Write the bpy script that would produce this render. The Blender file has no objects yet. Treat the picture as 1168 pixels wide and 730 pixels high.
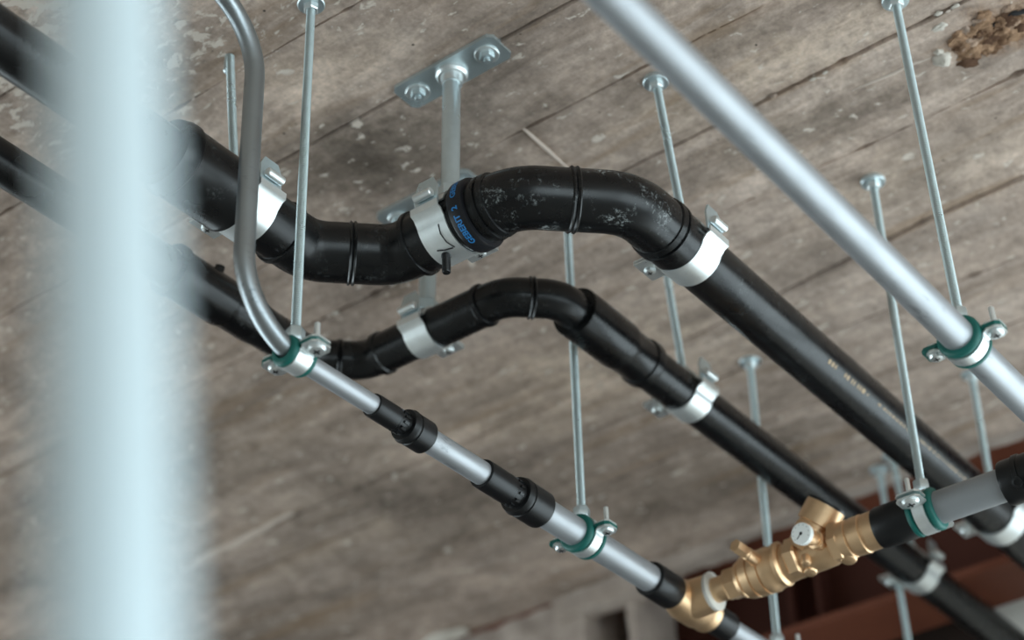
import bpy, math, random
from mathutils import Vector, Matrix, noise
random.seed(7)

# ---------------------------------------------------------------- camera frame
# metres; X runs along the pipes, Y along the board marks of the slab, Z up.
# The numbers below are measured from the camera's place, Z0 lifts them to the floor.
F_PX, CX, CY, Z0 = 2117.0, 584.0, 365.0, 1.13
def _ray(u, v): return Vector((u - CX, -(v - CY), -F_PX))
_Z = _ray(455, -2670).normalized()
_X = _ray(2500, 1760); _X = (_X - _X.dot(_Z) * _Z).normalized()
_Y = _Z.cross(_X)
ROT = Matrix((_X, _Y, _Z))                       # camera axes -> world axes

scene = bpy.context.scene
COL = scene.collection
cam_d = bpy.data.cameras.new('camera')
cam_d.sensor_width = 36.0
cam_d.lens = F_PX * 36.0 / 1168.0
cam_d.clip_start = 0.02
cam_d.dof.use_dof = True
cam_d.dof.focus_distance = 1.95
cam_d.dof.aperture_fstop = 2.7
cam = bpy.data.objects.new('camera', cam_d)
COL.objects.link(cam)
M = ROT.to_4x4(); M.translation = Vector((0, 0, Z0))
cam.matrix_world = M
scene.camera = cam

scene.view_settings.view_transform = 'Standard'
scene.view_settings.look = 'None'
scene.view_settings.gamma = 1.0
scene.view_settings.use_curve_mapping = False
scene.view_settings.exposure = 0.0

world = bpy.data.worlds.new('overcast_sky'); scene.world = world
world.use_nodes = True
bg = world.node_tree.nodes['Background']
bg.inputs['Color'].default_value = (0.80, 0.945, 1.0, 1)
bg.inputs['Strength'].default_value = 4.6

H = 1.472                                        # underside of the slab
XW0, XW1, YW0, YW1, FL = -3.2, 2.80, -2.4, 4.6, -Z0
def portal(name, loc, sx, sy, rot):              # window openings guide the sky light
    d = bpy.data.lights.new(name, 'AREA'); d.shape = 'RECTANGLE'
    d.size, d.size_y = sx, sy
    d.cycles.is_portal = True
    o = bpy.data.objects.new(name, d); COL.objects.link(o)
    o.location = loc; o.rotation_euler = rot
WIN_R = [(-2.6, -0.6), (-0.3, 2.4)]   # x ranges of openings in the right wall
WIN_R_Z = (-0.8, 1.15)
WIN_L = [(-2.9, -0.4), (-0.15, 2.45)]
WIN_L_Z = (-0.9, 1.15)
for a, b in WIN_R:
    portal('window_daylight', ((a + b) / 2, YW0 - 0.1, Z0 + sum(WIN_R_Z) / 2), b - a, WIN_R_Z[1] - WIN_R_Z[0], (math.pi / 2, 0, 0))
WIN_F = (-2.4, 0.42, -0.95, 1.15)                # y and z range of the big opening in the far wall
portal('window_daylight', (XW1 + 0.18, (WIN_F[0] + WIN_F[1]) / 2, Z0 + (WIN_F[2] + WIN_F[3]) / 2), WIN_F[3] - WIN_F[2], WIN_F[1] - WIN_F[0], (0, math.pi / 2, 0))
for a, b in WIN_L:
    portal('window_daylight', ((a + b) / 2, YW1 + 0.1, Z0 + sum(WIN_L_Z) / 2), b - a, WIN_L_Z[1] - WIN_L_Z[0], (-math.pi / 2, 0, 0))

# ---------------------------------------------------------------- materials
def mat(name, col, rough=0.5, metal=0.0, spec=0.5):
    m = bpy.data.materials.new(name); m.use_nodes = True
    b = m.node_tree.nodes['Principled BSDF']
    b.inputs['Base Color'].default_value = (*col, 1)
    b.inputs['Roughness'].default_value = rough
    b.inputs['Metallic'].default_value = metal
    b.inputs['Specular IOR Level'].default_value = spec
    return m
class NT:
    def __init__(s, m):
        s.t = m.node_tree; s.b = s.t.nodes['Principled BSDF']
        s.tc = s.t.nodes.new('ShaderNodeTexCoord').outputs['Object']
    def n(s, typ, **kw):
        o = s.t.nodes.new(typ)
        for k, v in kw.items(): setattr(o, k, v)
        return o
    def link(s, a, b): s.t.links.new(a, b)
    def mapping(s, scale=(1, 1, 1), loc=(0, 0, 0)):
        o = s.n('ShaderNodeMapping'); o.inputs['Scale'].default_value = scale; o.inputs['Location'].default_value = loc
        s.link(s.tc, o.inputs['Vector']); return o.outputs['Vector']
    def noise(s, scale, detail=4, rough=0.55, vec=None, dist=0.0):
        o = s.n('ShaderNodeTexNoise')
        o.inputs['Scale'].default_value = scale; o.inputs['Detail'].default_value = detail
        o.inputs['Roughness'].default_value = rough; o.inputs['Distortion'].default_value = dist
        s.link(vec if vec is not None else s.tc, o.inputs['Vector']); return o.outputs['Fac']
    def ramp(s, fac, stops):
        o = s.n('ShaderNodeValToRGB'); cr = o.color_ramp
        while len(cr.elements) < len(stops): cr.elements.new(0.5)
        for e, (p, c) in zip(cr.elements, stops):
            e.position = p; e.color = (c, c, c, 1) if isinstance(c, (int, float)) else (*c, 1)
        s.link(fac, o.inputs['Fac']); return o.outputs['Color']
    def mix(s, fac, a, b, blend='MIX'):
        o = s.n('ShaderNodeMix', data_type='RGBA', blend_type=blend)
        for sock, val in ((o.inputs[0], fac), (o.inputs[6], a), (o.inputs[7], b)):
            if hasattr(val, 'is_linked') or hasattr(val, 'links'): s.link(val, sock)
            elif isinstance(val, (int, float)): sock.default_value = val
            else: sock.default_value = (*val, 1)
        return o.outputs[2]
    def math(s, op, a, b=0.0):
        o = s.n('ShaderNodeMath', operation=op)
        for i, v in enumerate((a, b)):
            if hasattr(v, 'links'): s.link(v, o.inputs[i])
            else: o.inputs[i].default_value = v
        return o.outputs[0]
    def bump(s, h, strength=0.3, dist=0.002):
        o = s.n('ShaderNodeBump'); o.inputs['Strength'].default_value = strength; o.inputs['Distance'].default_value = dist
        s.link(h, o.inputs['Height']); s.link(o.outputs['Normal'], s.b.inputs['Normal'])

TONE_PATCHES = [(1.35, 1.10, .13, .6, .55), (1.30, 1.22, .10, .5, .66), (1.05, 1.30, .10, .7, .62), (2.10, 1.62, .16, .35, .66), (2.28, 1.25, .13, .4, .68), (1.93, 1.75, .10, .4, .74),
          (1.44, .74, .07, .5, .74), (1.62, .72, .06, .35, .70), (2.25, 2.2, .16, .4, .70), (1.75, 2.2, .2, .5, .72),
          (1.18, 1.10, .07, .5, 1.25), (1.50, .80, .06, .3, 1.18), (1.50, .62, .05, .3, 1.2), (1.85, 1.12, .08, .3, 1.15), (1.80, .62, .09, .4, 1.12), (2.05, 1.9, .05, .2, 1.3), (1.70, 1.75, .22, .6, .78), (1.88, 1.36, .13, .4, 1.2), (1.97, 1.2, .1, .3, 1.12)]
def concrete_mat():
    m = mat('board_marked_concrete', (0.295, 0.241, 0.200), 0.88, 0, 0.25); g = NT(m)
    grain = g.noise(1.0, 8, 0.66, g.mapping((46, 9, 20)), 0.9)        # stretched along the boards
    mid = g.noise(1.0, 6, 0.62, g.mapping((15, 5.5, 8)), 1.2)
    broad = g.noise(1.0, 4, 0.55, g.mapping((6.5, 1.7, 4), (3.1, 0.4, 0)), 0.5)
    blot = g.noise(9.0, 6, 0.62, None, 0.6)
    fine = g.noise(170, 4, 0.68)
    speck = g.noise(75, 5, 0.7)
    base = g.ramp(grain, [(0.28, (.19, .143, .112)), (0.48, (.375, .288, .236)), (0.70, (.56, .446, .378))])
    base = g.mix(0.55, base, g.ramp(mid, [(0.3, (.20, .153, .122)), (0.5, (.39, .302, .25)), (0.68, (.54, .432, .368))]))
    base = g.mix(0.75, base, g.ramp(broad, [(0.28, .50), (0.48, .98), (0.7, 1.32)]), 'MULTIPLY')
    base = g.mix(0.65, base, g.ramp(blot, [(0.3, .60), (0.5, 1.02), (0.7, 1.3)]), 'MULTIPLY')
    base = g.mix(0.6, base, g.ramp(speck, [(0.32, .62), (0.5, 1.0), (0.68, 1.3)]), 'MULTIPLY')
    base = g.mix(0.5, base, g.ramp(fine, [(0.3, .72), (0.5, 1.0), (0.7, 1.25)]), 'MULTIPLY')
    # dark stains and broad darker or lighter tone patches with ragged edges
    rag = g.math('MULTIPLY', g.math('SUBTRACT', g.noise(22, 5, 0.65), 0.5), 0.16)
    for (cx_, cy_, rad, sx_, col) in TONE_PATCHES:
        mp = g.n('ShaderNodeMapping'); mp.vector_type = 'POINT'
        mp.inputs['Location'].default_value = (-cx_, -cy_ * sx_, -H); mp.inputs['Scale'].default_value = (1, sx_, 1)
        g.link(g.tc, mp.inputs['Vector'])
        ln = g.n('ShaderNodeVectorMath', operation='LENGTH'); g.link(mp.outputs['Vector'], ln.inputs[0])
        msk = g.ramp(g.math('DIVIDE', g.math('ADD', ln.outputs['Value'], rag), rad), [(0.35, 1), (1.0, 0)])
        base = g.mix(msk, base, g.mix(1.0, base, (col, col, col * .98), 'MULTIPLY'))
    mp = g.n('ShaderNodeMapping'); mp.vector_type = 'POINT'
    mp.inputs['Location'].default_value = (-1.605, -.425 * .55, -H); mp.inputs['Scale'].default_value = (1, .55, 1); g.link(g.tc, mp.inputs['Vector'])
    ln = g.n('ShaderNodeVectorMath', operation='LENGTH'); g.link(mp.outputs['Vector'], ln.inputs[0])
    msk = g.ramp(g.math('DIVIDE', g.math('ADD', ln.outputs['Value'], g.math('MULTIPLY', rag, 0.6)), .055), [(0.45, .9), (1.0, 0)])
    base = g.mix(msk, base, g.ramp(g.noise(95, 5, 0.7), [(0.36, (.07, .04, .026)), (0.5, (.30, .185, .118)), (0.66, (.50, .36, .27))]))
    # rusty brown tinge in streaks
    st = g.ramp(g.noise(1.0, 4, 0.6, g.mapping((24, 2.2, 8), (4, 2, 0))), [(0.57, 0), (0.72, .55)])
    base = g.mix(st, base, (.25, .155, .085))
    # pale lime flakes, thick near the riser end of the slab
    sep = g.n('ShaderNodeSeparateXYZ'); g.link(g.tc, sep.inputs[0])
    reg = g.ramp(sep.outputs['X'], [(0.86, 1.0), (1.0, 0.0)])
    reg2 = g.ramp(g.math('DIVIDE', sep.outputs['X'], 1.5), [(0.60, 1.0), (0.80, 0.0)])
    fl = g.noise(1.0, 5, 0.62, g.mapping((62, 34, 40)), 0.4)
    thr = g.math('ADD', g.math('MULTIPLY', reg2, 0.16), fl)
    flake = g.ramp(thr, [(0.625, 0), (0.675, .95)])
    base = g.mix(flake, base, (.66, .575, .50))
    # air holes
    vo = g.n('ShaderNodeTexVoronoi'); vo.inputs['Scale'].default_value = 46; g.link(g.tc, vo.inputs['Vector'])
    holes = g.ramp(vo.outputs['Distance'], [(0.045, 1), (0.10, 0)])
    hm = g.math('MULTIPLY', holes, g.ramp(g.noise(17, 2), [(0.52, 0), (0.6, 1)]))
    base = g.mix(hm, base, (.06, .048, .04))
    g.link(base, g.b.inputs['Base Color'])
    h = g.math('ADD', g.math('MULTIPLY', grain, 1.0), g.math('MULTIPLY', fine, 0.3))
    h = g.math('ADD', h, g.math('MULTIPLY', speck, 0.5)); h = g.math('ADD', h, g.math('MULTIPLY', mid, 0.8))
    h = g.math('ADD', h, g.math('MULTIPLY', flake, 0.25))
    h = g.math('SUBTRACT', h, g.math('MULTIPLY', hm, 0.9))
    g.bump(h, 0.55, 0.004)
    return m
def black_mat(name, scuff):
    m = mat(name, (.0035, .0038, .0045), 0.3, 0, 0.37); g = NT(m)
    n1 = g.noise(34, 6, 0.7); n2 = g.noise(230, 3, 0.7)
    d = g.math('MULTIPLY', g.ramp(n1, [(0.53, 0), (0.68, 1)]), g.ramp(n2, [(0.48, 0), (0.66, 1)]))
    d = g.math('MULTIPLY', d, scuff)
    g.link(g.mix(d, (.004, .0044, .005), (.36, .39, .39)), g.b.inputs['Base Color'])
    g.link(g.ramp(g.noise(22, 4), [(0.3, .23), (0.7, .34)]), g.b.inputs['Roughness'])
    g.bump(g.noise(90, 4), 0.05, 0.001)
    return m
def galv_mat(name, thread=False, tone=(.62, .70, .73)):
    m = mat(name, tone, 0.36, 0.78, 0.5); g = NT(m)
    n1 = g.noise(60, 4, 0.6); n2 = g.noise(9, 3)
    g.link(g.mix(0.5, tone, g.mix(n1, tuple(c * .72 for c in tone), tuple(min(1, c * 1.22) for c in tone))), g.b.inputs['Base Color'])
    g.link(g.ramp(n2, [(0.3, .25), (0.7, .40)]), g.b.inputs['Roughness'])
    if thread:
        w = g.n('ShaderNodeTexWave', bands_direction='Z', wave_profile='SIN'); w.inputs['Scale'].default_value = 120
        g.link(g.tc, w.inputs['Vector']); g.bump(w.outputs['Fac'], 0.9, 0.0014)
    return m
def coated_mat(name, tone):
    m = mat(name, tone, 0.34, 0.68, 0.4); g = NT(m)
    sc = g.ramp(g.noise(1.0, 5, 0.7, g.mapping((26, 90, 90)), 0.3), [(0.56, 0), (0.66, .8)])
    sc = g.math('MULTIPLY', sc, g.ramp(g.noise(14, 3), [(0.45, 0), (0.65, 1)]))
    g.link(g.mix(sc, tone, tuple(c * .45 for c in tone)), g.b.inputs['Base Color'])
    g.link(g.ramp(g.noise(18, 4), [(0.3, .44), (0.7, .54)]), g.b.inputs['Roughness'])
    return m
MAT = {}
MAT['concrete'] = concrete_mat()
MAT['joint'] = mat('joint_concrete', (.10, .085, .07), 0.95, 0, 0.1)
MAT['plaster'] = mat('pale_plaster', (.55, .50, .44), 0.9, 0, 0.2)
MAT['black'] = black_mat('black_pipe_plastic', 0.12)
MAT['black_dusty'] = black_mat('dusty_black_pipe_plastic', 0.85)
MAT['sleeve'] = mat('matt_black_sleeve', (.006, .0064, .0072), 0.36, 0, 0.36)
MAT['band'] = mat('black_rubber_band', (.007, .0075, .010), 0.45, 0, 0.35)
MAT['galv'] = galv_mat('galvanised_steel', False, (.60, .69, .715))
MAT['thread'] = galv_mat('galvanised_threaded_steel', True, (.58, .685, .70))
MAT['zinc'] = galv_mat('bright_zinc_steel', False, (.78, .82, .82))
MAT['alu'] = coated_mat('silver_grey_composite', (.385, .40, .42))
MAT['greypipe'] = mat('matt_grey_composite', (.24, .25, .26), 0.42, 0.1, 0.5)
MAT['bent'] = coated_mat('shade_darkened_composite', (.34, .372, .39))  # darker copy of the silver coating, the riser's shade put into its colour
MAT['bent'].node_tree.nodes['Principled BSDF'].inputs['Metallic'].default_value = 0.97
for n_ in MAT['bent'].node_tree.nodes:
    if n_.type == 'VALTORGB' and n_.outputs[0].links and n_.outputs[0].links[0].to_socket.name == 'Roughness':
        n_.color_ramp.elements[0].color = (.34, .34, .34, 1); n_.color_ramp.elements[1].color = (.44, .44, .44, 1)
MAT['green'] = mat('green_rubber', (.004, .105, .088), 0.5, 0, 0.4)
MAT['brass'] = mat('cast_brass', (.74, .50, .29), 0.40, 0.88, 0.5)
g = NT(MAT['brass'])
g.link(g.mix(g.noise(40, 4), (.62, .40, .225), (.86, .60, .37)), g.b.inputs['Base Color'])
g.bump(g.noise(260, 2), 0.10, 0.0006)
MAT['ptfe'] = mat('white_sealing_ring', (.56, .545, .50), 0.5)
MAT['dial'] = mat('white_dial', (.80, .82, .80), 0.4)
MAT['ink'] = mat('black_ink', (.01, .01, .012), 0.6)
MAT['blue'] = mat('blue_print', (.01, .17, .45), 0.5)
MAT['tan'] = mat('tan_print', (.42, .30, .18), 0.7)
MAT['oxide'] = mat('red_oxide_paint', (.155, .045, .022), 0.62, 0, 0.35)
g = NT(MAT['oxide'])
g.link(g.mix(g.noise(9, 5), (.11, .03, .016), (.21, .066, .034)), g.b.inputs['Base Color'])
MAT['wall'] = mat('grey_rendered_wall', (.34, .325, .30), 0.9, 0, 0.2)
MAT['floor'] = mat('dusty_screed', (.27, .25, .225), 0.85, 0, 0.2)
MAT['paleblue'] = mat('pale_blue_painted_tube', (.64, .755, .81), 0.36, 0.3, 0.5)

# ---------------------------------------------------------------- mesh helpers
def frame(d):
    d = Vector(d).normalized()
    a = Vector((0, 0, 1)) if abs(d.z) < 0.9 else Vector((0, 1, 0))
    u = a.cross(d).normalized(); return d, u, d.cross(u).normalized()
class MB:
    def __init__(s): s.v = []; s.f = []
    def ring_tube(s, rings, closed_ends=True):
        n = len(rings[0]); base = len(s.v)
        for r in rings: s.v += [Vector(p) for p in r]
        for i in range(len(rings) - 1):
            for k in range(n):
                a = base + i * n + k; b = base + i * n + (k + 1) % n
                s.f.append((a, b, b + n, a + n))
        if closed_ends:
            s.f.append(tuple(base + k for k in reversed(range(n))))
            s.f.append(tuple(base + (len(rings) - 1) * n + k for k in range(n)))
        return s
    def lathe(s, p0, d, prof, seg=40, caps=True):
        d, u, w = frame(d); p0 = Vector(p0)
        return s.ring_tube([[p0 + d * t + (u * math.cos(2 * math.pi * k / seg) + w * math.sin(2 * math.pi * k / seg)) * r
                             for k in range(seg)] for t, r in prof], caps)
    def hollow(s, p0, d, prof_out, r_in, seg=40):
        d, u, w = frame(d); p0 = Vector(p0)
        prof = [(prof_out[0][0], r_in)] + list(prof_out) + [(prof_out[-1][0], r_in), (prof_out[0][0], r_in)]
        return s.ring_tube([[p0 + d * t + (u * math.cos(2 * math.pi * k / seg) + w * math.sin(2 * math.pi * k / seg)) * r
                             for k in range(seg)] for t, r in prof], False)
    def tube(s, pts, r, seg=32, caps=True):
        pts = [Vector(p) for p in pts]; rings = []
        d0 = (pts[1] - pts[0]).normalized(); _, u, w = frame(d0)
        for i, p in enumerate(pts):
            a = pts[max(i - 1, 0)]; b = pts[min(i + 1, len(pts) - 1)]
            t = (b - a).normalized()
            u = (u - t * u.dot(t)).normalized(); w = t.cross(u)
            rr = r(i / (len(pts) - 1)) if callable(r) else r
            rings.append([p + (u * math.cos(2 * math.pi * k / seg) + w * math.sin(2 * math.pi * k / seg)) * rr for k in range(seg)])
        return s.ring_tube(rings, caps)
    def prism(s, poly, a, b, c, org, d0, d1):
        """polygon in axes a,b swept along c from d0 to d1"""
        org = Vector(org); n = len(poly); base = len(s.v)
        for dd in (d0, d1):
            s.v += [org + a * x + b * y + c * dd for x, y in poly]
        s.f.append(tuple(base + k for k in reversed(range(n)))); s.f.append(tuple(base + n + k for k in range(n)))
        for k in range(n):
            s.f.append((base + k, base + (k + 1) % n, base + n + (k + 1) % n, base + n + k))
        return s
    def box(s, c, sx, sy, sz, ax=None, bev=0.0):
        a, b, d = ax or (Vector((1, 0, 0)), Vector((0, 1, 0)), Vector((0, 0, 1)))
        x, y = sx / 2, sy / 2
        if bev: poly = [(-x + bev, -y), (x - bev, -y), (x, -y + bev), (x, y - bev), (x - bev, y), (-x + bev, y), (-x, y - bev), (-x, -y + bev)]
        else: poly = [(-x, -y), (x, -y), (x, y), (-x, y)]
        return s.prism(poly, a, b, d, c, -sz / 2, sz / 2)
    def hexa(s, p0, d, h, r, rot=0.0, chamfer=0.12):
        d, u, w = frame(d); p0 = Vector(p0); rings = []
        for t, rr in ((0, r * (1 - chamfer)), (h * .14, r), (h * .86, r), (h, r * (1 - chamfer))):
            rings.append([p0 + d * t + (u * math.cos(rot + math.pi / 3 * k) + w * math.sin(rot + math.pi / 3 * k)) * rr for k in range(6)])
        return s.ring_tube(rings)
    def strip(s, path, c, org, a, b, wid, th):
        """sheet-metal strip: path of (x,y) in axes a,b, width along c, thickness th"""
        org = Vector(org); P = [Vector(p).to_2d() for p in path]; base = len(s.v); n = len(P)
        for i in range(n):
            t = (P[min(i + 1, n - 1)] - P[max(i - 1, 0)]).normalized(); nn = Vector((-t.y, t.x)) * th / 2
            for q, e in ((P[i] + nn, -1), (P[i] + nn, 1), (P[i] - nn, 1), (P[i] - nn, -1)):
                s.v.append(org + a * q.x + b * q.y + c * (wid / 2 * e))
        for i in range(n - 1):
            for k in range(4):
                q = base + 4 * i
                s.f.append((q + k, q + (k + 1) % 4, q + 4 + (k + 1) % 4, q + 4 + k))
        s.f.append(tuple(base + k for k in (3, 2, 1, 0))); s.f.append(tuple(base + 4 * (n - 1) + k for k in range(4)))
        return s

ORG = {}
def tag(o, label, cat, group=None, kind=None):
    if label: o['label'] = label
    if cat: o['category'] = cat
    if group: o['group'] = group
    if kind: o['kind'] = kind
def thing(name, org, label, cat, group=None):
    o = bpy.data.objects.new(name, None); COL.objects.link(o); o.empty_display_size = 0.05
    org = Vector(org); o.location = org + Vector((0, 0, Z0)); ORG[o.name] = org
    tag(o, label, cat, group); return o
def part(name, mb, m, parent=None, sharp=35, label=None, org=None):
    """links one mesh; vertices are given in scene measure and stored about the parent's origin"""
    if parent is not None: org = ORG[parent.name]
    org = Vector(org or (0, 0, 0))
    me = bpy.data.meshes.new(name)
    me.from_pydata([tuple(p - org) for p in mb.v], [], mb.f); me.update()
    import bmesh
    bm = bmesh.new(); bm.from_mesh(me); bmesh.ops.recalc_face_normals(bm, faces=bm.faces); bm.to_mesh(me); bm.free()
    for p in me.polygons: p.use_smooth = True
    me.set_sharp_from_angle(angle=math.radians(sharp))
    me.materials.append(MAT[m] if isinstance(m, str) else m)
    o = bpy.data.objects.new(name, me); COL.objects.link(o)
    if parent is not None: o.parent = parent
    else: o.location = org + Vector((0, 0, Z0))
    ORG[o.name] = org
    if label: o['label'] = label
    return o
def struct(name, mb, m, label=None, cat=None):
    o = part(name, mb, m); tag(o, label, cat, None, 'structure'); return o
EX, EY, EZ = Vector((1, 0, 0)), Vector((0, 1, 0)), Vector((0, 0, 1))
def fillet(pts, rads, n=10):
    pts = [Vector(p) for p in pts]; out = [pts[0]]
    for i in range(1, len(pts) - 1):
        p = pts[i]; a = (pts[i - 1] - p).normalized(); b = (pts[i + 1] - p).normalized(); r = rads[i - 1]
        ang = a.angle(b); t = r / math.tan(ang / 2); c = p + (a + b).normalized() * (r / math.sin(ang / 2))
        s0 = p + a * t - c; s1 = p + b * t - c; tot = s0.angle(s1); ax = s0.cross(s1).normalized()
        for k in range(n + 1): out.append(c + Matrix.Rotation(tot * k / n, 3, ax) @ s0)
    out.append(pts[-1]); return out

# ---------------------------------------------------------------- the slab with its board marks
mb = MB().box((-0.18, 1.1, H + 0.112), 6.5, 7.4, 0.2)
ceiling = struct('ceiling', mb, 'joint', 'grey brown concrete slab ceiling cast on rough boards', 'ceiling')
joints = [-3.2 + 0.0]
x = -3.2
while x < 0.70: x += 0.145; joints.append(x)
joints = [j for j in joints if j < 0.78] + [0.83, 0.972, 1.115, 1.262, 1.405, 1.545, 1.695, 1.885, 2.03, 2.175, 2.32, 2.46]
def edge_wob(j, y, side):
    drift = 0.048 * max(0.0, min(1.0, (y - 0.67) / 0.6)) if abs(j - 1.885) < .001 else 0.0
    a = noise.noise(Vector((j * 13.7, y * 2.1, side * 3.1))) * 0.003 + noise.noise(Vector((j * 7.7, y * 38, side * 9.2))) * 0.0022
    k_ = {1.262: .45, 1.885: .7, 1.115: .7, .972: .6}.get(round(j, 3), 1.0)
    g0 = noise.noise(Vector((j * 31.0, y * 3.3, 5.0)))                 # where the joint stands open
    hf = noise.noise(Vector((j * 11.0, y * 46, 2.0))); hf2 = noise.noise(Vector((j * 17.0, y * 13, 7.0)))
    gap = k_ * (max(0.0, min(1.0, g0 * 3 + .7)) * (max(0.0, hf - .02) * 0.014 + max(0.0, hf2) * 0.006)) - 0.0012
    return drift + a * 0.6 + noise.noise(Vector((j * 5.1, y * 1.3, 0))) * 0.006, gap
for i in range(len(joints) - 1):
    x0, x1 = joints[i], joints[i + 1]; near = x1 > 0.5
    step = 0.006 if near else 0.25
    ya, yb = (0.1, 3.1) if near else (-2.4, 4.6)
    ys = [ya + (yb - ya) * k / int((yb - ya) / step) for k in range(int((yb - ya) / step) + 1)]
    if near: ys = [-2.4, -1.2] + ys + [3.9, 4.6]
    lvl = [0.0, -0.0022, 0.0012, -0.001, 0.002, -0.0016][i % 6]
    b = MB(); nx = 7
    for y in ys:
        w0, g0 = edge_wob(x0, y, 0); w1, g1 = edge_wob(x1, y, 1)
        a = x0 + w0 + g0 / 2; c = x1 + w1 - g1 / 2
        xs = [a, a + 0.0025] + [a + (c - a) * k / (nx - 3) for k in range(1, nx - 3)] + [c - 0.0025, c]
        for k, xx in enumerate(xs):
            z = H + lvl + noise.noise(Vector((xx * 9, y * 3.5, 1.7))) * 0.0022 + noise.noise(Vector((xx * 40, y * 14, 4.4))) * 0.0009
            if k in (0, nx - 1): z += 0.011
            b.v.append(Vector((xx, y, z)))
    for r in range(len(ys) - 1):
        for k in range(nx - 1):
            q = r * nx + k; b.f.append((q, q + 1, q + nx + 1, q + nx))
    part('concrete_board', b, 'concrete', ceiling, 50)

MAT['streak'] = mat('pale_cement_streak', (.55, .46, .395), 0.9, 0, 0.2)
def lump(name, c, rad, m, seed, squash=(1, 1, .5), rough=.35, parent=ceiling, n=14, label=None):
    b = MB(); rings = []
    for i in range(n + 1):
        th = math.pi * i / n; ring = []
        for k in range(2 * n):
            ph = math.pi * k / n
            d = Vector((math.sin(th) * math.cos(ph), math.sin(th) * math.sin(ph), math.cos(th)))
            f = 1 + rough * noise.noise(d * 1.7 + Vector((seed, 0, 0))) + rough * .5 * noise.noise(d * 5 + Vector((0, seed, 0)))
            ring.append(Vector(c) + Vector((d.x * squash[0], d.y * squash[1], d.z * squash[2])) * rad * f)
        rings.append(ring)
    b.ring_tube(rings, False)
    return part(name, b, m, parent, 60, label)

# broken-out patch with rusty brown rubble and a white plaster dribble (near the top right hanger)
MAT['rubble'] = mat('rusty_rubble', (.33, .20, .12), 0.95, 0, 0.1)
g = NT(MAT['rubble'])
g.link(g.mix(g.ramp(g.noise(42, 5, 0.65), [(0.35, 0), (0.62, 1)]), (.12, .065, .038), (.43, .27, .17)), g.b.inputs['Base Color'])
g.bump(g.noise(120, 5, 0.7), 0.9, 0.004)

MAT['rubble_dark'] = mat('dark_rusty_rubble', (.10, .055, .035), 0.95, 0, 0.1)
def rotated_camera_point(u, v, h):
    w = ROT @ _ray(u, v); return w * (h / w.z)
rr = random.Random(3)
for k in range(80):
    t_ = rr.random(); u = 1092 + 84 * t_ + rr.uniform(-8, 8); v = 58 - 46 * t_ + rr.uniform(-21, 18)
    if abs(v - (40 - (u - 1100) * .46)) < 3.5 and u > 1118: continue          # the open crack through the patch
    lump('rubble_lump', rotated_camera_point(u, v, H - .0005), rr.uniform(.0035, .0105), rr.choice(['rubble', 'rubble', 'rubble', 'concrete', 'rubble_dark']), k * 3.3,
         (rr.uniform(.8, 1.3), rr.uniform(1, 1.7), rr.uniform(.3, .6)), .7, n=8)
b = MB().tube([rotated_camera_point(1118 + 60 * q, 33 - 27 * q + 2 * math.sin(q * 9), H - .001) for q in [i / 8 for i in range(9)]], lambda q: .0016 + .0022 * abs(math.sin(q * 5 + 1)), 8)
part('crack', b, 'ink', ceiling)
for k, (u, v, r, sq) in enumerate([(1075, 66, .0105, (1, 1.1, .9)), (1070, 58, .006, (1, 1, .8)), (1072, 30, .007, (.8, 1.3, .5))]):
    lump('plaster_dribble', rotated_camera_point(u, v, H), r, 'plaster', 20 + k * 2.1, sq, .4)
for k, (u, v, r, sq) in enumerate([(505, 728, .034, (.7, 1.5, .4)), (535, 738, .03, (.6, 1.4, .4)), (600, 722, .02, (.5, 1.8, .4))]):
    lump('plaster_lump', rotated_camera_point(u, v, H), r, 'plaster', 40 + k * 2.1, sq, .5)
for k in range(40):
    j = rr.choice([1.115, 1.405, 1.545, 1.545, 1.695, 1.695]); y = rr.uniform(.45, 1.5)
    lump('concrete_crumb', (j + edge_wob(j, y, 0)[0] + rr.uniform(-.003, .003), y, H), rr.uniform(.0012, .0034), rr.choice(['streak', 'plaster', 'concrete']), k * 1.7, (1, 1.8, .6), .5, n=6)
# long trowelled plaster streaks (thin raised ribs) and casting fins
def rib(u0, v0, u1, v1, w, m, h=.0022):
    p, q = rotated_camera_point(u0, v0, H), rotated_camera_point(u1, v1, H); n = 14; pts = []
    for k in range(n + 1):
        t = k / n; pts.append(p.lerp(q, t) + Vector((noise.noise(Vector((t * 5, u0, 0))) * w, 0, -.0002)))
    b = MB().tube(pts, lambda t: w * (0.35 + .5 * math.sin(math.pi * min(max(t, .03), .97)) + .25 * noise.noise(Vector((t * 9, v0, 3)))), 8)
    part('plaster_streak', b, m, ceiling, 60)
rib(972, 103, 1066, 62, .0030, 'streak'); rib(590, 140, 650, 194, .0030, 'streak'); rib(205, 650, 335, 585, .008, 'streak')
rib(230, 600, 180, 590, .004, 'streak')

# ---------------------------------------------------------------- walls and floor (openings let the sky in)
struct('floor', MB().box((-0.18, 1.1, FL - 0.1), 6.5, 7.4, 0.2), 'floor', 'dusty pale screed floor of the building site', 'floor')
def wall_with_openings(name, y0, y1, wins, zr, label):
    b = MB(); xs = [XW0]
    for a, c in wins: xs += [a, c]
    xs.append(XW1 + 0.2)
    for k in range(0, len(xs), 2):
        if xs[k + 1] - xs[k] > .01: b.box(((xs[k] + xs[k + 1]) / 2, (y0 + y1) / 2, (FL + H) / 2), xs[k + 1] - xs[k], y1 - y0, H - FL)
    for a, c in wins:
        b.box(((a + c) / 2, (y0 + y1) / 2, (FL + zr[0]) / 2), c - a, y1 - y0, zr[0] - FL)
        b.box(((a + c) / 2, (y0 + y1) / 2, (H + zr[1]) / 2), c - a, y1 - y0, H - zr[1])
    struct(name, b, 'wall', label, 'wall')
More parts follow.
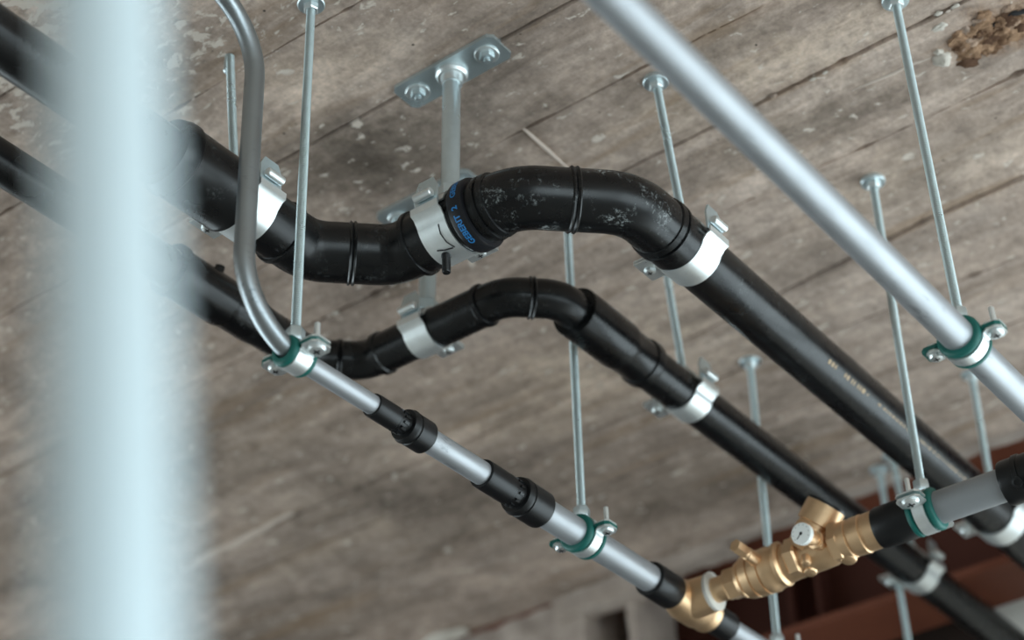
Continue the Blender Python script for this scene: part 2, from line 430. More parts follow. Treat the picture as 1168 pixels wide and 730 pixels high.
wall_with_openings('wall_right', YW0 - 0.2, YW0, WIN_R, WIN_R_Z, 'grey rendered wall with wide window openings beside the camera')
wall_with_openings('wall_left', YW1, YW1 + 0.2, WIN_L, WIN_L_Z, 'grey rendered wall with low window openings beyond the pipes')
struct('wall_back', MB().box((XW0 - 0.1, 1.1, (FL + H) / 2), 0.2, 7.4, H - FL), 'wall', 'plain grey rendered wall behind the camera', 'wall')
b = MB().box((2.865, 0.73, (FL + H) / 2), 0.13, 0.62, H - FL)
b.box((2.865, -0.99, (WIN_F[3] + H) / 2), 0.13, 2.82, H - WIN_F[3]); b.box((2.865, -0.99, (FL + WIN_F[2]) / 2), 0.13, 2.82, WIN_F[2] - FL)
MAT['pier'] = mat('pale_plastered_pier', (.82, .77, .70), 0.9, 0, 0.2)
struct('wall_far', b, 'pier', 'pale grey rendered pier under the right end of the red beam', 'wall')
MAT['darkwall'] = mat('dark_masonry', (.035, .022, .017), 0.9, 0, 0.2)  # one even dark brown over the whole end wall
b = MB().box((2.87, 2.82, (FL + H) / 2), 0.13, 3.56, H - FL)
struct('wall_end', b, 'darkwall', 'dark masonry wall under the red beam', 'wall')

# red steel beam carrying the slab edge
beam = thing('steel_beam', (2.62, 1.1, 1.312), 'rust-red painted steel beam under the slab edge behind the brass valve', 'beam')
MAT['shadedoxide'] = mat('shade_toned_oxide', (.060, .017, .010), 0.7, 0, 0.25)  # web and stiffeners: shade between the flanges put into the paint colour
part('top_flange', MB().box((2.575, 1.1, H + 0.009), 0.215, 7.0, 0.012), 'oxide', beam)
part('bottom_flange', MB().box((2.617, 1.1, 1.319), 0.135, 7.0, 0.014), 'oxide', beam)
part('web', MB().box((2.64, 1.1, 1.403), 0.012, 7.0, 0.155), 'shadedoxide', beam, label='web of the beam, its colour darkened for the recess shade')
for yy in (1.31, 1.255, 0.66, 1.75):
    part('stiffener', MB().box((2.615, yy, 1.403), 0.04, 0.010, 0.155), 'shadedoxide', beam)
# mortar smeared over the beam's left end
MAT['mortar'] = mat('grey_pink_mortar', (.30, .25, .22), 0.95, 0, 0.2)
g = NT(MAT['mortar'])
g.link(g.mix(g.noise(24, 5), (.27, .215, .185), (.55, .46, .40)), g.b.inputs['Base Color'])
g.bump(g.noise(40, 5), 0.7, 0.006)
def rough_block(x0, x1, y0, y1, z0, z1, seed, amp=.008, n=(4, 26, 10)):
    b = MB(); step = .014
    ny = max(4, int((y1 - y0) / step)); nz = max(4, int((z1 - z0) / step)); nx = max(3, int((x1 - x0) / step))
    def P(i, j, k):
        p = Vector((x0 + (x1 - x0) * i / nx, y0 + (y1 - y0) * j / ny, z0 + (z1 - z0) * k / nz))
        q = p * 22 + Vector((seed, 0, 0)); w = Vector((noise.noise(q), noise.noise(q + Vector((9, 3, 1))), noise.noise(q + Vector((1, 7, 5)))))
        q2 = p * 60 + Vector((seed, 2, 0)); w2 = Vector((noise.noise(q2), noise.noise(q2 + Vector((9, 3, 1))), noise.noise(q2 + Vector((1, 7, 5)))))
        return p + w * amp + w2 * amp * .45
    def face(f, na, nb):
        base = len(b.v)
        for i in range(na + 1):
            for j in range(nb + 1): b.v.append(f(i, j))
        for i in range(na):
            for j in range(nb):
                q = base + i * (nb + 1) + j; b.f.append((q, q + 1, q + nb + 2, q + nb + 1))
    face(lambda j, k: P(0, j, k), ny, nz); face(lambda j, k: P(nx, j, k), ny, nz)
    face(lambda i, j: P(i, j, 0), nx, ny); face(lambda i, j: P(i, j, nz), nx, ny)
    face(lambda i, k: P(i, 0, k), nx, nz); face(lambda i, k: P(i, ny, k), nx, nz)
    part('mortar_smear', b, 'mortar', ceiling, 60)
rough_block(2.485, 2.62, 1.552, 1.570, 1.30, 1.485, 1.0, .006)
rough_block(2.475, 2.64, 1.648, 3.4, 1.30, 1.485, 5.0, .012)
rough_block(2.452, 2.50, 1.47, 1.70, 1.432, 1.482, 9.0, .008)
rough_block(2.452, 2.495, 1.34, 1.50, 1.452, 1.482, 19.0, .007)
rough_block(2.448, 2.48, 1.20, 1.36, 1.464, 1.482, 29.0, .006)
rough_block(2.450, 2.475, 0.70, 1.22, 1.468, 1.482, 12.0, .005)

# ---------------------------------------------------------------- pipes
def drain_label(o, s): o['label'] = s
ZU, ZL, ZT = 1.24, 1.272, 1.0
# --- upper black drain
du = thing('drain_pipe', (1.262, 0.98, ZU), 'thick black plastic drain pipe with an offset bend, nearest the ceiling plate', 'pipe')
rU = 0.0325
part('pipe_section', MB().lathe((1.43, .808, ZU), EX, [(0, rU), (1.39, rU)], 48), 'black', du)
part('pipe_section', MB().lathe((-0.9, 1.131, ZU), EX, [(0, .0285), (1.93, .0285)], 48), 'black', du)
A, B, C, D = (1.352, .808, ZU), (1.262, .898, ZU), (1.262, 1.063, ZU), (1.194, 1.131, ZU)
midAB = (Vector(A) + Vector(B)) / 2; midCD = (Vector(C) + Vector(D)) / 2
part('elbow', MB().tube(fillet([(1.415, .808, ZU), A, midAB], [.07]), .0345, 48), 'black_dusty', du)
part('elbow', MB().tube(fillet([midAB, B, (1.262, .945, ZU)], [.07]), .0345, 48), 'black_dusty', du)
part('elbow', MB().tube(fillet([(1.262, 1.02, ZU), C, midCD], [.05]), .0340, 48), 'black', du)
part('elbow', MB().tube(fillet([midCD, D, (1.15, 1.131, ZU)], [.05]), .0340, 48), 'black', du)
def bead(parent, p, d, r, w=.0032, m='black_dusty'):
    prof = [(-w * 1.6, r - .002), (-w * 1.5, r + .0012), (-w, r + .0024), (-w * .4, r + .0014), (0, r + .0002), (w * .4, r + .0014), (w, r + .0024), (w * 1.5, r + .0012), (w * 1.6, r - .002)]
    part('weld_bead', MB().lathe(p, d, prof, 48), m, parent)
bead(du, midAB, (-1, 1, 0), .0345); bead(du, midCD, (-1, 1, 0), .0340, .0026, 'black')
# socket lips and spigots
part('socket_lip', MB().lathe((1.402, .808, ZU), EX, [(0, .034), (.001, .0362), (.008, .0372), (.0095, .0345), (.012, .0345), (.013, .0368), (.0165, .0368), (.0175, .034)], 48), 'black', du)
part('spigot', MB().lathe((1.418, .808, ZU), EX, [(0, .0345), (.03, .0345), (.0305, .0325)], 48), 'black', du)
part('socket_lip', MB().lathe((1.262, .916, ZU), EY, [(0, .034), (.001, .0365), (.006, .0372), (.007, .0348), (.010, .0348), (.011, .037), (.015, .0375), (.016, .035)], 48), 'black', du)
part('coupling', MB().lathe((1.262, .930, ZU), EY, [(0, .0355), (.102, .0355)], 48), 'black', du)
part('socket_lip', MB().lathe((1.262, 1.024, ZU), EY, [(0, .0355), (.001, .0375), (.006, .0378), (.0075, .0345)], 48), 'black', du)
part('socket_lip', MB().lathe((1.147, 1.131, ZU), EX, [(0, .0345), (.001, .0368), (.006, .0372), (.007, .034)], 48), 'black', du)
part('spigot', MB().lathe((1.06, 1.131, ZU), EX, [(0, .0345), (.09, .0345)], 48), 'black', du)
part('socket', MB().lathe((.985, 1.131, ZU), EX, [(-.012, .030), (-.01, .0385), (0, .042), (.008, .0425), (.010, .0405), (.082, .0405), (.083, .041), (.088, .0405), (.089, .034)], 48), 'black', du)
part('rubber_band', MB().lathe((1.262, .939, ZU), EY, [(0, .0355), (.0008, .0402), (.003, .0412), (.017, .0412), (.0195, .0402), (.020, .0355)], 56), 'band', du, label='black rubber band with blue lettering')
part('test_peg', MB().lathe((1.262 - .004, .988, ZU - .034), (0, 0, -1), [(0, .0055), (.006, .0055), (.007, .0048), (.026, .0048), (.0272, .004)], 24), 'black', du)
# blue lettering round the band
def wrapped_text(name, s, size, th0, yc, rad, parent):
    cu = bpy.data.curves.new('txt', 'FONT'); cu.body = s; cu.size = size; cu.offset = size * .03; cu.resolution_u = 3
    ob = bpy.data.objects.new('txt', cu); COL.objects.link(ob)
    dg = bpy.context.evaluated_depsgraph_get(); me = ob.evaluated_get(dg).to_mesh()
    b = MB()
    for v in me.vertices:
        th = th0 - v.co.x / rad
        b.v.append(Vector((1.262 + math.cos(th) * rad, yc + v.co.y - size * .35, ZU + math.sin(th) * rad)))
    b.f = [tuple(p.vertices) for p in me.polygons]
    ob.evaluated_get(dg).to_mesh_clear(); bpy.data.objects.remove(ob); bpy.data.curves.remove(cu)
    part(name, b, 'blue', parent, 35)
wrapped_text('blue_lettering', 'GEBERIT  2', .0098, math.radians(-98), .949, .0414, du)
wrapped_text('blue_lettering', 'GEBERIT  2', .0098, math.radians(-178), .949, .0414, du)
# tan print along the straight length: small illegible marks
def on_pipe(x, ang, yc, zc, r): return Vector((x, yc + math.cos(ang) * r, zc + math.sin(ang) * r))
k = 0; x = 1.735
while x < 2.1:
    ang = math.radians(-143); ln = random.choice([.003, .005, .007]); wd = .0055 if x < 1.82 else .0022
    if not (1.755 < x < 1.775 or 1.835 < x < 1.86):
        b = MB(); c0 = [on_pipe(x + dx, ang + da / .0325, .808, ZU, .0328) for dx, da in ((0, -wd / 2), (ln, -wd / 2), (ln, wd / 2), (0, wd / 2))]
        b.v = c0; b.f = [(0, 1, 2, 3)]
        part('print_mark', b, 'tan', du)
    x += ln + random.choice([.003, .006]); k += 1

# --- lower black drain
YL, XL, YL2 = .997, 1.437, 1.304
dl = thing('drain_pipe', (XL, 1.17, ZL), 'thinner black plastic drain pipe with an offset bend, behind the thick one', 'pipe')
A, B, C, D = (XL + .047, YL, ZL), (XL, YL + .047, ZL), (XL, YL2 - .047, ZL), (XL - .047, YL2, ZL)
midAB = (Vector(A) + Vector(B)) / 2; midCD = (Vector(C) + Vector(D)) / 2
part('pipe_section', MB().lathe((1.66, YL, ZL), EX, [(0, .0274), (1.16, .0274)], 48), 'black', dl)
part('sleeve', MB().lathe((1.515, YL, ZL), EX, [(0, .0235), (.0005, .0312), (.003, .0318), (.092, .0318), (.097, .0312), (.103, .0292), (.139, .0292), (.1395, .0312), (.151, .0317), (.1535, .0310), (.154, .0274)], 48), 'black', dl)
part('elbow', MB().tube(fillet([(1.53, YL, ZL), A, midAB], [.047]), .0238, 40), 'black', dl)
part('elbow', MB().tube(fillet([midAB, B, (XL, 1.085, ZL)], [.047]), .0238, 40), 'black', dl)
bead(dl, midAB, (-1, 1, 0), .0238, .0024, 'black')
part('coupling', MB().lathe((XL, 1.069, ZL), EY, [(0, .023), (.001, .0270), (.006, .0270), (.008, .0252), (.155, .0252), (.157, .0274), (.164, .0274), (.166, .023)], 48), 'black', dl)
part('elbow', MB().tube(fillet([(XL, 1.21, ZL), C, midCD], [.047]), .0242, 40), 'black', dl)
part('elbow', MB().tube(fillet([midCD, D, (1.325, YL2, ZL)], [.047]), .0242, 40), 'black', dl)
bead(dl, midCD, (-1, 1, 0), .0242, .0022, 'black')
part('reducer', MB().lathe((1.147, YL2, ZL), EX, [(-.02, .0235), (0, .0235), (.001, .0322), (.008, .0328), (.010, .0298), (.088, .0298), (.092, .0287), (.099, .0273), (.135, .0273), (.156, .0252), (.198, .0252), (.200, .0242)], 48), 'black', dl)
part('reducer_lug', MB().lathe((1.210, YL2 - .016, ZL + .022), (0, -.3, 1), [(0, .006), (.008, .006), (.009, .004)], 16), 'black', dl)
part('pipe_section', MB().lathe((-0.9, YL2, ZL), EX, [(0, .0232), (2.06, .0232)], 40), 'black', dl)

# --- thin composite run
YT = 1.035
tp = thing('composite_pipe', (1.2, YT, ZT), 'thin silver composite pipe with a bent riser and two black reducers', 'pipe')
RX = 1.004                                      # the riser's place
path = fillet([(.55, YT, 1.392), (RX, YT, 1.392), (RX, YT, ZT), (1.22, YT, ZT)], [.085, .085], 16)
path[-1] = Vector((1.080, YT, ZT))
part('bent_pipe', MB().tube(path, .0104, 32), 'bent', tp)
part('pipe_section', MB().lathe((1.080, YT, ZT), EX, [(0, .0104), (.135, .0104)], 36), 'alu', tp)
part('pipe_section', MB().lathe((1.262, YT, ZT), EX, [(0, .0132), (.14, .0132)], 40), 'alu', tp)
part('pipe_section', MB().lathe((1.455, YT, ZT), EX, [(0, .0166), (.295, .0166)], 40), 'alu', tp)
def reducer(x0, x1, x2, ra, rb, rp):
    r = part('reducer', MB().lathe((x0, YT, ZT), EX, [(0, rp - .001), (.0006, ra), (.004, ra + .0004), (x1 - x0 - .008, ra + .0004), (x1 - x0 - .006, ra - .0014), (x1 - x0, ra - .0012),
          (x1 - x0 + .004, ra - .0012), (x1 - x0 + .013, ra + .0008), (x1 - x0 + .0135, ra - .001)], 44), 'sleeve', tp)
    part('press_sleeve', MB().lathe((x1 + .008, YT, ZT), EX, [(0, ra - .001), (.0006, rb - .0012), (.006, rb + .0006), (.0075, rb + .0006), (.008, rb - .0012), (.011, rb - .0012), (.0118, rb), (x2 - x1 - .0095, rb), (x2 - x1 - .008, rb - .0012), (x2 - x1 - .0078, rb - .004)], 44), 'sleeve', r)
    b = MB()
    for kk in range(12):
        a = 2 * math.pi * kk / 12; d = Vector((0, math.cos(a), math.sin(a)))
        b.box(Vector((x1 + .001, YT, ZT)) + d * (ra - .0006), .0065, .0028, .0022, (EX, EX.cross(d), d))
    part('grip_ribs', b, 'sleeve', r)
reducer(1.193, 1.234, 1.277, .0126, .0182, .0104)
reducer(1.372, 1.424, 1.478, .0162, .0218, .0132)
part('press_sleeve', MB().lathe((1.695, YT, ZT), EX, [(0, .016), (.0006, .0208), (.003, .0216), (.047, .0216), (.049, .0205)], 44), 'sleeve', tp)
# after the tee the thin run goes on towards the beam
tp2 = thing('composite_pipe', (2.1, YT, ZT), 'short silver pipe end leaving the brass tee at the bottom edge', 'pipe')
part('press_sleeve', MB().lathe((1.825, YT, ZT), EX, [(0, .0175), (.001, .0186), (.045, .0186), (.046, .0168)], 40), 'sleeve', tp2)
part('pipe_section', MB().lathe((1.86, YT, ZT), EX, [(0, .0132), (.95, .0132)], 36), 'alu', tp2)

# --- large silver composite pipe, top right
gp = thing('composite_pipe', (1.4, .522, ZT), 'large silver-grey composite pipe running diagonally across the top right', 'pipe')
part('pipe_section', MB().lathe((-1.2, .522, ZT), EX, [(0, .0166), (2.90, .0166)], 48), 'alu', gp)
part('press_sleeve', MB().lathe((1.69, .522, ZT), EX, [(0, .0165), (.001, .021), (.045, .021), (.046, .017)], 40), 'sleeve', gp)

# --- grey cross pipe with its black press sleeves
XV = 1.766
cp = thing('composite_pipe', (XV, .66, ZT), 'short matt grey pipe between black press sleeves right of the brass valve', 'pipe')
part('pipe_section', MB().lathe((XV, .735, ZT), -EY, [(0, .0190), (.15, .0190)], 44), 'greypipe', cp)
part('press_sleeve', MB().lathe((XV, .768, ZT), -EY, [(0, .0215), (.0008, .0236), (.004, .0246), (.042, .0246), (.0445, .0236), (.045, .019)], 44), 'sleeve', cp)
part('press_sleeve', MB().lathe((XV, .612, ZT), -EY, [(0, .0190), (.0008, .0250), (.004, .0260), (.018, .0260), (.0185, .0275), (.024, .0275), (.0245, .0258), (.05, .0258), (.052, .02)], 44), 'sleeve', cp)
el = part('elbow', MB().tube(fillet([(XV, .57, ZT), (XV, .522, ZT), (1.72, .522, ZT)], [.03], 12), .0215, 40), 'sleeve', cp)
part('inspection_button', MB().lathe((XV - .021, .590, ZT - .014), (-.8, 0, -.5), [(0, .006), (.004, .006), (.0045, .0035), (.0035, .0035)], 20), 'sleeve', el)

# ---------------------------------------------------------------- brass valve
bv = thing('brass_valve', (XV, .90, ZT), 'golden brass valve with white round gauge and tee', 'valve')
t = part('tee_body', MB().lathe((1.742, YT, ZT), EX, [(0, .0185), (.002, .0195), (.010, .0200), (.022, .0235), (.030, .0255), (.060, .0255), (.066, .0225), (.074, .0235), (.082, .0235), (.084, .0185)], 44), 'brass', bv)
part('branch_collar', MB().lathe((XV + .012, YT - .008, ZT), -EY, [(0, .0245), (.026, .0235), (.032, .0225)], 44), 'brass', t)
part('sealing_ring', MB().lathe((XV + .010, YT - .036, ZT), -EY, [(0, .019), (.0008, .0238), (.0055, .0244), (.0065, .019)], 44), 'ptfe', bv, label='white sealing ring')
AX = [XV + .010, XV]
def vx(y): return XV + .010 * max(0, min(1, (y - .86) / .14))
def lat(name, y0, prof, m='brass', seg=44, parent=bv): return part(name, MB().lathe((vx(y0), y0, ZT), -EY, prof, seg), m, parent)
lat('nipple', .994, [(0, .0155), (.018, .0155), (.0185, .0172), (.0225, .0172), (.023, .0155), (.03, .0155)])
part('hexagon_nut', MB().hexa((vx(.974), .974, ZT), -EY, .020, .0205, .35), 'brass', bv)
lat('flange_ring', .956, [(0, .017), (.001, .0215), (.006, .0232), (.008, .0215), (.010, .0195)])
vb = lat('valve_body', .947, [(0, .0195), (.001, .0255), (.012, .0268), (.0125, .0252), (.0145, .0252), (.015, .0272), (.026, .0274), (.0265, .0256), (.0285, .0256), (.029, .0278), (.036, .0280), (.040, .0262),
                              (.048, .0245), (.060, .0225), (.075, .0215), (.10, .0215), (.115, .0208), (.124, .0185)])
lat('shoulder_ring', .900, [(0, .022), (.001, .0272), (.006, .0272), (.009, .0235)])
part('hexagon_shoulder', MB().hexa((XV, .884, ZT), -EY, .016, .0245, .1), 'brass', bv)
part('hexagon_nut', MB().hexa((XV, .826, ZT), -EY, .014, .0252, .2), 'brass', bv)
lat('union_nut', .815, [(0, .0195), (.001, .0228), (.012, .0228), (.013, .0208), (.015, .0208), (.016, .0226), (.030, .0232), (.031, .0212), (.034, .0212), (.035, .0224), (.048, .0224)])
# inclined bonnet
bd = Vector((0, -.66, .75)).normalized()
bo = part('bonnet', MB().lathe((XV, .868, ZT + .006), bd, [(0, .0195), (.022, .0198), (.023, .0215), (.030, .0215), (.031, .0205), (.034, .0205), (.035, .0238), (.060, .0242)], 40), 'brass', bv)
part('bonnet_cap', MB().lathe(Vector((XV, .868, ZT + .006)) + bd * .060, bd, [(0, .0246), (.003, .0246), (.0035, .020)], 40), 'sleeve', bo)
# gauge and drain plug point back along the pipes
gd = Vector((-1, .04, -.14)).normalized()
gs = Vector((XV - .012, .836, ZT + .002))
ga = part('gauge_stem', MB().lathe(gs, gd, [(0, .0105), (.014, .0105), (.015, .0075), (.022, .0075), (.023, .0098), (.033, .0098), (.034, .0125), (.042, .0128)], 32), 'brass', bv)
gf = part('gauge_dial', MB().lathe(gs + gd * .0385, gd, [(0, .0128), (.0062, .0128), (.0066, .0122), (.0066, .0122)], 36), 'dial', ga, label='white gauge dial')
dd, du_, dw = frame(gd)
def flat_on_dial(pts, name):
    b = MB(); o = gs + gd * .0453
    b.v = [o + du_ * x + dw * y for x, y in pts]; b.f = [tuple(range(len(pts)))]
    part(name, b, 'ink', ga)
def bar(x0, y0, x1, y1, w):
    d = Vector((x1 - x0, y1 - y0)).normalized(); n = Vector((-d.y, d.x)) * w / 2
    return [(x0 - n.x, y0 - n.y), (x1 - n.x, y1 - n.y), (x1 + n.x, y1 + n.y), (x0 + n.x, y0 + n.y)]
flat_on_dial([(math.cos(a / 12 * 6.283) * .0021, math.sin(a / 12 * 6.283) * .0021) for a in range(12)], 'gauge_hub')
flat_on_dial(bar(0, 0, -.006, -.0052, .0012), 'gauge_needle')
for a in range(9):
    an = math.radians(-30 + a * 30)
    flat_on_dial(bar(math.cos(an) * .0095, math.sin(an) * .0095, math.cos(an) * .0108, math.sin(an) * .0108, .0006), 'gauge_tick')
ps = Vector((XV - .018, .918, ZT + .004)); pd = Vector((-1, .10, .12)).normalized()
pl = part('drain_stub', MB().lathe(ps, pd, [(0, .0085), (.020, .0078), (.021, .0068), (.026, .0068)], 28), 'brass', bv)
part('drain_plug', MB().hexa(ps + pd * .024, pd, .018, .0085, .2, .1), 'brass', pl)
lump_c = [((XV + .004, .862, ZT - .020), .0085), ((XV + .004, .812, ZT - .021), .010), ((XV - .012, .858, ZT - .016), .006)]
for c, r in lump_c:
    part('body_boss', MB().lathe(c, (-.25, 0, -1), [(-.008, r), (.001, r), (.0035, r * .8), (.0045, r * .4)], 24), 'brass', bv)

# ---------------------------------------------------------------- hangers
def arc(r, a0, a1, n=22): return [(math.cos(math.radians(a0 + (a1 - a0) * k / n)) * r, math.sin(math.radians(a0 + (a1 - a0) * k / n)) * r) for k in range(n + 1)]
def screw(parent, p, up, r=.0062, shank=.02, sr=.0032):
    o = part('screw', MB().lathe(p, -up, [(0, r), (.0012, r), (.0032, r * .82), (.0042, r * .35)], 24).lathe(p, up, [(0, sr), (shank - .001, sr), (shank, sr * .7)], 16), 'zinc', parent)
    b = MB(); d, u, w = frame(-up); c = Vector(p) - up * .0040
    b.box(c, r * .9, r * .22, .0009, (u, w, d)); b.box(c, r * .22, r * .9, .0009, (u, w, d))
    part('cross_slot', b, 'ink', o)
def rod_and_anchor(h, ceil, bot, r=.0049, flange=True):
    ceil = Vector(ceil); bot = Vector(bot); d = (bot - ceil).normalized()
    part('threaded_rod', MB().tube([ceil + Vector((0, 0, .004)), ceil.lerp(bot, .5), bot], r, 20), 'thread', h)
    if flange:
        a = part('ceiling_anchor', MB().lathe(ceil + Vector((0, 0, .004)), -EZ, [(0, .0155), (.0065, .0155), (.0075, .0145), (.0078, .009)], 32), 'galv', h)
        part('anchor_nut', MB().hexa(ceil - EZ * .003, -EZ, .0085, .0088, .3), 'zinc', a)
    else:
        a = part('ceiling_anchor', MB().lathe(ceil + Vector((0, 0, .006)), -EZ, [(0, .0055), (.03, .0058), (.031, .0043)], 20), 'galv', h)
def green_clamp(name, c, axis, side, rp, ceil, label, group='rubber-lined pipe hangers', half=0.0165, tilt=0.0, w=.0142, es=1.0):
    c = Vector(c); a = Vector(axis); s = Vector(side); up = EZ
    h = thing(name, c, label, 'pipe hanger', group)
    if tilt:
        q = Matrix.Rotation(math.radians(tilt), 3, a); s = q @ s; up = q @ up
    ro = rp + .0040; L = 2 * half
    part('rubber_lining', MB().hollow(c - a * half, a, [(0, ro - .0008), (.0010, ro + .0010), (.0030, ro + .0022), (.0060, ro + .0022), (.0068, ro), (L - .0068, ro), (L - .0060, ro + .0022), (L - .0030, ro + .0022), (L - .0010, ro + .0010), (L, ro - .0008)], rp - .0005, 44), 'green', h)
    rb = ro + .0014; e = rb + .0215
    lo = [(rb + .0012 - 2 * rb - .0024, -.0024)] + arc(rb, 190, 350) + [(rb + .0012, -.0024)]
    hi = [(rb + .0012, .0024)] + arc(rb, 10, 170) + [(-rb - .0012, .0024)]
    hl = part('clamp_half', MB().strip(lo, a, c, s, up, w, .0020), 'zinc', h)
    hu = part('clamp_half', MB().strip(hi, a, c, s, up, w, .0020), 'zinc', h)
    for sg in (-1, 1):                                  # ears of both halves, with rubber tongues between them
        ln = (.0205 if sg > 0 else .0165) * es; hw = .0112 * es
        ear = [(-.0068, 0), (.0068, 0), (hw, .006), (hw, ln - .005), (hw - .0042, ln), (-hw + .0042, ln), (-hw, ln - .005), (-hw, .006)]
        part('ear', MB().prism(ear, a, s * sg, up, c + s * sg * (rb - .0008) - up * .0024, -.0011, .0011), 'zinc', hl)
        part('ear', MB().prism(ear, a, s * sg, up, c + s * sg * (rb - .0008) + up * .0036, -.0011, .0011), 'zinc', hu)
        b = MB().box(c + s * sg * (rb + .009) + up * .0006, .025, .021, .0036, (a, s, up), .004); part('rubber_tongue', b, 'green', h)
    screw(h, c + s * (rb + .0112 * es) - up * .0036, up, .0078 * es, .030, .0029)
    screw(h, c - s * (rb + .0088) - up * .0036, up, .0074, .012, .0029)
    top = c + EZ * (rb + .0005)
    part('boss_nut', MB().hexa(top, EZ, .015, .0098, .3), 'galv', h)
    rod_and_anchor(h, ceil, top + EZ * .008)
    return h
def steel_clamp(name, c, axis, side, rp, ceil, label, group='bare steel pipe hangers', w=.038, flange=True, tube=False, tilt=0.0, shift=0.0):
    c = Vector(c); a = Vector(axis); s = Vector(side); up = EZ
    h = thing(name, c, label, 'pipe hanger', group)
    if tilt:
        q = Matrix.Rotation(math.radians(tilt), 3, a); s = q @ s; up = q @ up
    rb = rp + .0017; e = rb + .024
    lo = [(-e, -.003), (-rb - .006, -.003)] + arc(rb, 188, 340) + [(rb + .0035, -.0055), (rb + .0085, -.0035), (rb + .0092, .004)]
    hi = [(rb + .0055, .028), (rb + .0052, .010), (rb + .003, .006)] + arc(rb, 14, 172) + [(-rb - .006, .0005), (-e, .0005)]
    part('clamp_half', MB().strip(lo, a, c, s, up, w, .0022), 'zinc', h)
    up_half = part('clamp_half', MB().strip(hi[3:], a, c, s, up, w, .0022), 'zinc', h)
    fl = [(-w * .42, 0), (w * .42, 0), (w * .42, .024), (w * .26, .036), (-w * .26, .036), (-w * .42, .024)]
    part('hinge_flag', MB().prism(fl, a, up, s, c + s * (rb + .0030) + up * .004, 0, .0022), 'galv', h)
    part('flag_bolt', MB().lathe(c + s * (rb + .0105) + up * .0155, a, [(-.012, .0042), (-.011, .0052), (.011, .0052), (.012, .0042)], 20), 'zinc', h)
    screw(h, c - s * (rb + .015) - up * .0042, up, .0068, .012, .0035)
    top = c + EZ * (rb + .0005) + a * shift
    if not tube:
        part('boss_nut', MB().hexa(top, EZ, .012, .0088, .3), 'galv', h)
        rod_and_anchor(h, ceil, top + EZ * .008, flange=flange)
    else:
        ceil = Vector(ceil)
        part('boss_nut', MB().hexa(top, EZ, .016, .0165, .2), 'galv', h)
        part('mounting_tube', MB().lathe(ceil, Vector(top + EZ * .012) - ceil, [(0, .0105), ((Vector(top + EZ * .012) - ceil).length, .0105)], 32), 'galv', h)
        L, W = .0735, .0225
        poly = [(-L + .006, -W), (L - .006, -W), (L, -W + .006), (L, W - .006), (L - .006, W), (-L + .006, W), (-L, W - .006), (-L, -W + .006)]
        bp = part('base_plate', MB().prism(poly, EY, EX, EZ, ceil, -.0045, .004), 'galv', h)
        part('plate_collar', MB().lathe(ceil, -EZ, [(.003, .019), (.009, .019), (.012, .0165), (.012, .013), (.022, .0122), (.0225, .0105)], 36), 'zinc', bp)
        for sg in (-1, 1):
            p = ceil + EY * sg * .051
            an = part('anchor_washer', MB().lathe(p, -EZ, [(.004, .0145), (.0062, .0145), (.0068, .0138), (.007, .006)], 32), 'zinc', bp)
            part('anchor_bolt', MB().hexa(p - EZ * .006, -EZ, .0065, .0090, .1, .05).lathe(p - EZ * .012, -EZ, [(0, .0036), (.0035, .0036), (.004, .003)], 16), 'galv', bp)
    return h
def cpt(u, v): return rotated_camera_point(u, v, H)
NY, NX = Vector((0, -1, 0)), Vector((-1, 0, 0))
green_clamp('pipe_hanger', (1.079, YT, ZT), EX, NY, .0104, cpt(355, 4), 'green-lined clamp and threaded rod on the thin pipe at its bend', half=.0165, w=.0195, es=1.15)
green_clamp('pipe_hanger', (1.560, YT, ZT), EX, NY, .0166, Vector((1.578, 1.040, H)), 'green-lined clamp and threaded rod on the thin pipe between reducer and brass tee')
green_clamp('pipe_hanger', (1.478, .522, ZT), EX, NY, .0166, cpt(1021, 0), 'green-lined clamp and threaded rod on the large silver-grey pipe, top right')
green_clamp('pipe_hanger', (XV, .708, ZT), -EY, NX, .0190, cpt(995.5, 207), 'green-lined clamp and threaded rod on the short matt grey pipe', es=1.3)
green_clamp('pipe_hanger', (2.0, YT, ZT), EX, NY, .0132, cpt(855.5, 412), 'blurred threaded rod passing behind the brass valve to the bottom edge')
green_clamp('pipe_hanger', (2.42, YT, ZT), EX, NY, .0132, cpt(1003, 536), 'threaded rod in front of the red beam, reaching the bottom edge')
steel_clamp('pipe_hanger', (1.462, .808, ZU), EX, NY, .0325, cpt(748, 93), 'steel clamp and rod on the thick drain pipe right after its bend')
steel_clamp('pipe_hanger', (1.760, YL, ZL), EX, NY, .0274, cpt(757, 292), 'steel clamp and rod on the thinner drain pipe right after its sleeve')
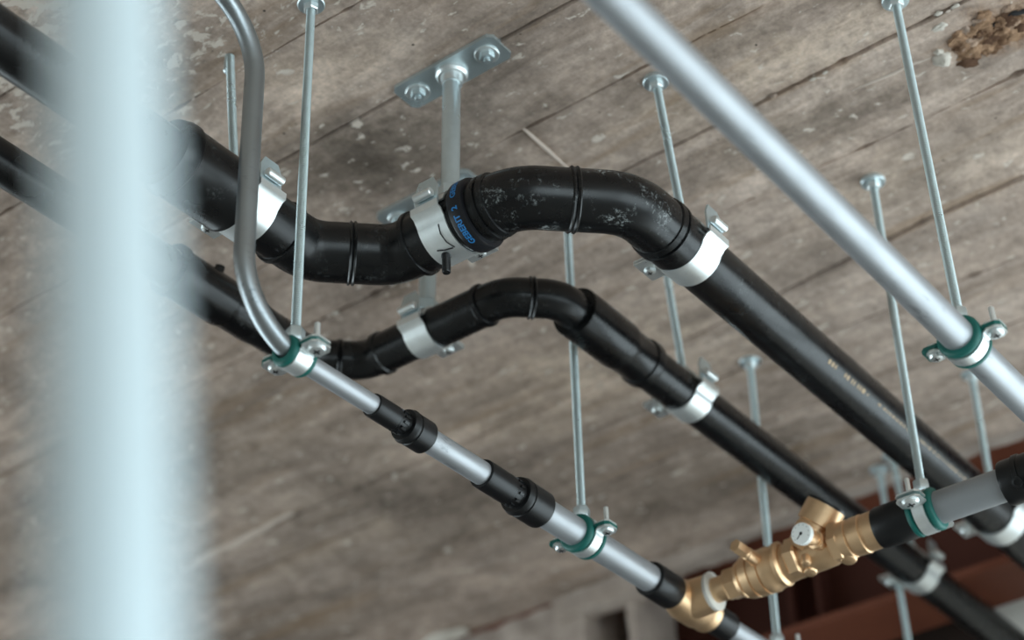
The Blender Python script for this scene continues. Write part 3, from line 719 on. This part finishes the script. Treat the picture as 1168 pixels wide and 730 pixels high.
steel_clamp('pipe_hanger', (2.27, .808, ZU), EX, NY, .0325, cpt(1108, 426), 'steel clamp and rod on the thick drain pipe at the right edge')
steel_clamp('pipe_hanger', (2.405, YL, ZL), EX, NY, .0274, Vector((2.398, 1.000, H)), 'steel clamp and rod on the thinner drain pipe in front of the red beam')
steel_clamp('pipe_hanger', (1.090, 1.131, ZU), EX, NY, .0345, Vector((1.086, 1.162, H)), 'steel clamp and rod on the thick drain pipe beside the bent riser', flange=False, shift=-.015)
steel_clamp('pipe_hanger', (1.262, .984, ZU), EY, NX, .0355, (1.266, .981, H), 'steel clamp on a stout tube and ceiling plate at the thick drain bend', 'plate-mounted hangers', w=.037, tube=True)
steel_clamp('pipe_hanger', (XL, 1.160, ZL), EY, NX, .0252, (1.437, 1.153, H), 'steel clamp on a stout tube and ceiling plate at the thinner drain bend', 'plate-mounted hangers', w=.034, tube=True)
# marker scribble on the bend clamp
def scribble(pts):
    b = MB(); rad = .0386; P = []
    for th, y in pts: P.append(Vector((1.262 + math.cos(math.radians(th)) * rad, y, ZU + math.sin(math.radians(th)) * rad)))
    b.tube(P, .0008, 6); return b
hb = [o for o in bpy.data.objects if o.get('label', '').startswith('steel clamp on a stout tube and ceiling plate at the thick')][0]
part('marker_stroke', scribble([(-150, .975), (-135, .977), (-118, .976), (-104, .972)]), 'ink', hb)
part('marker_stroke', scribble([(-112, .992), (-107, .984), (-104, .974)]), 'ink', hb)

# ---------------------------------------------------------------- the tube close to the lens
def at_depth(u, v, d): return ROT @ (_ray(u, v) / F_PX * d)
p1, p2 = at_depth(121, 0, .505), at_depth(131, 730, .405)
d = (p1 - p2).normalized()
q0 = p2 - d * ((p2.z - FL) / d.z); q1 = p2 + d * ((H - p2.z) / d.z)
fp = thing('upright_tube', q0, 'pale blue-grey upright tube close to the lens, far out of focus', 'tube')
part('tube_wall', MB().lathe(q0, d, [(0, .0152), ((q1 - q0).length - .006, .0152)], 48), 'paleblue', fp)
part('floor_flange', MB().lathe(q0, EZ, [(0, .05), (.005, .05), (.006, .02)], 36), 'galv', fp)
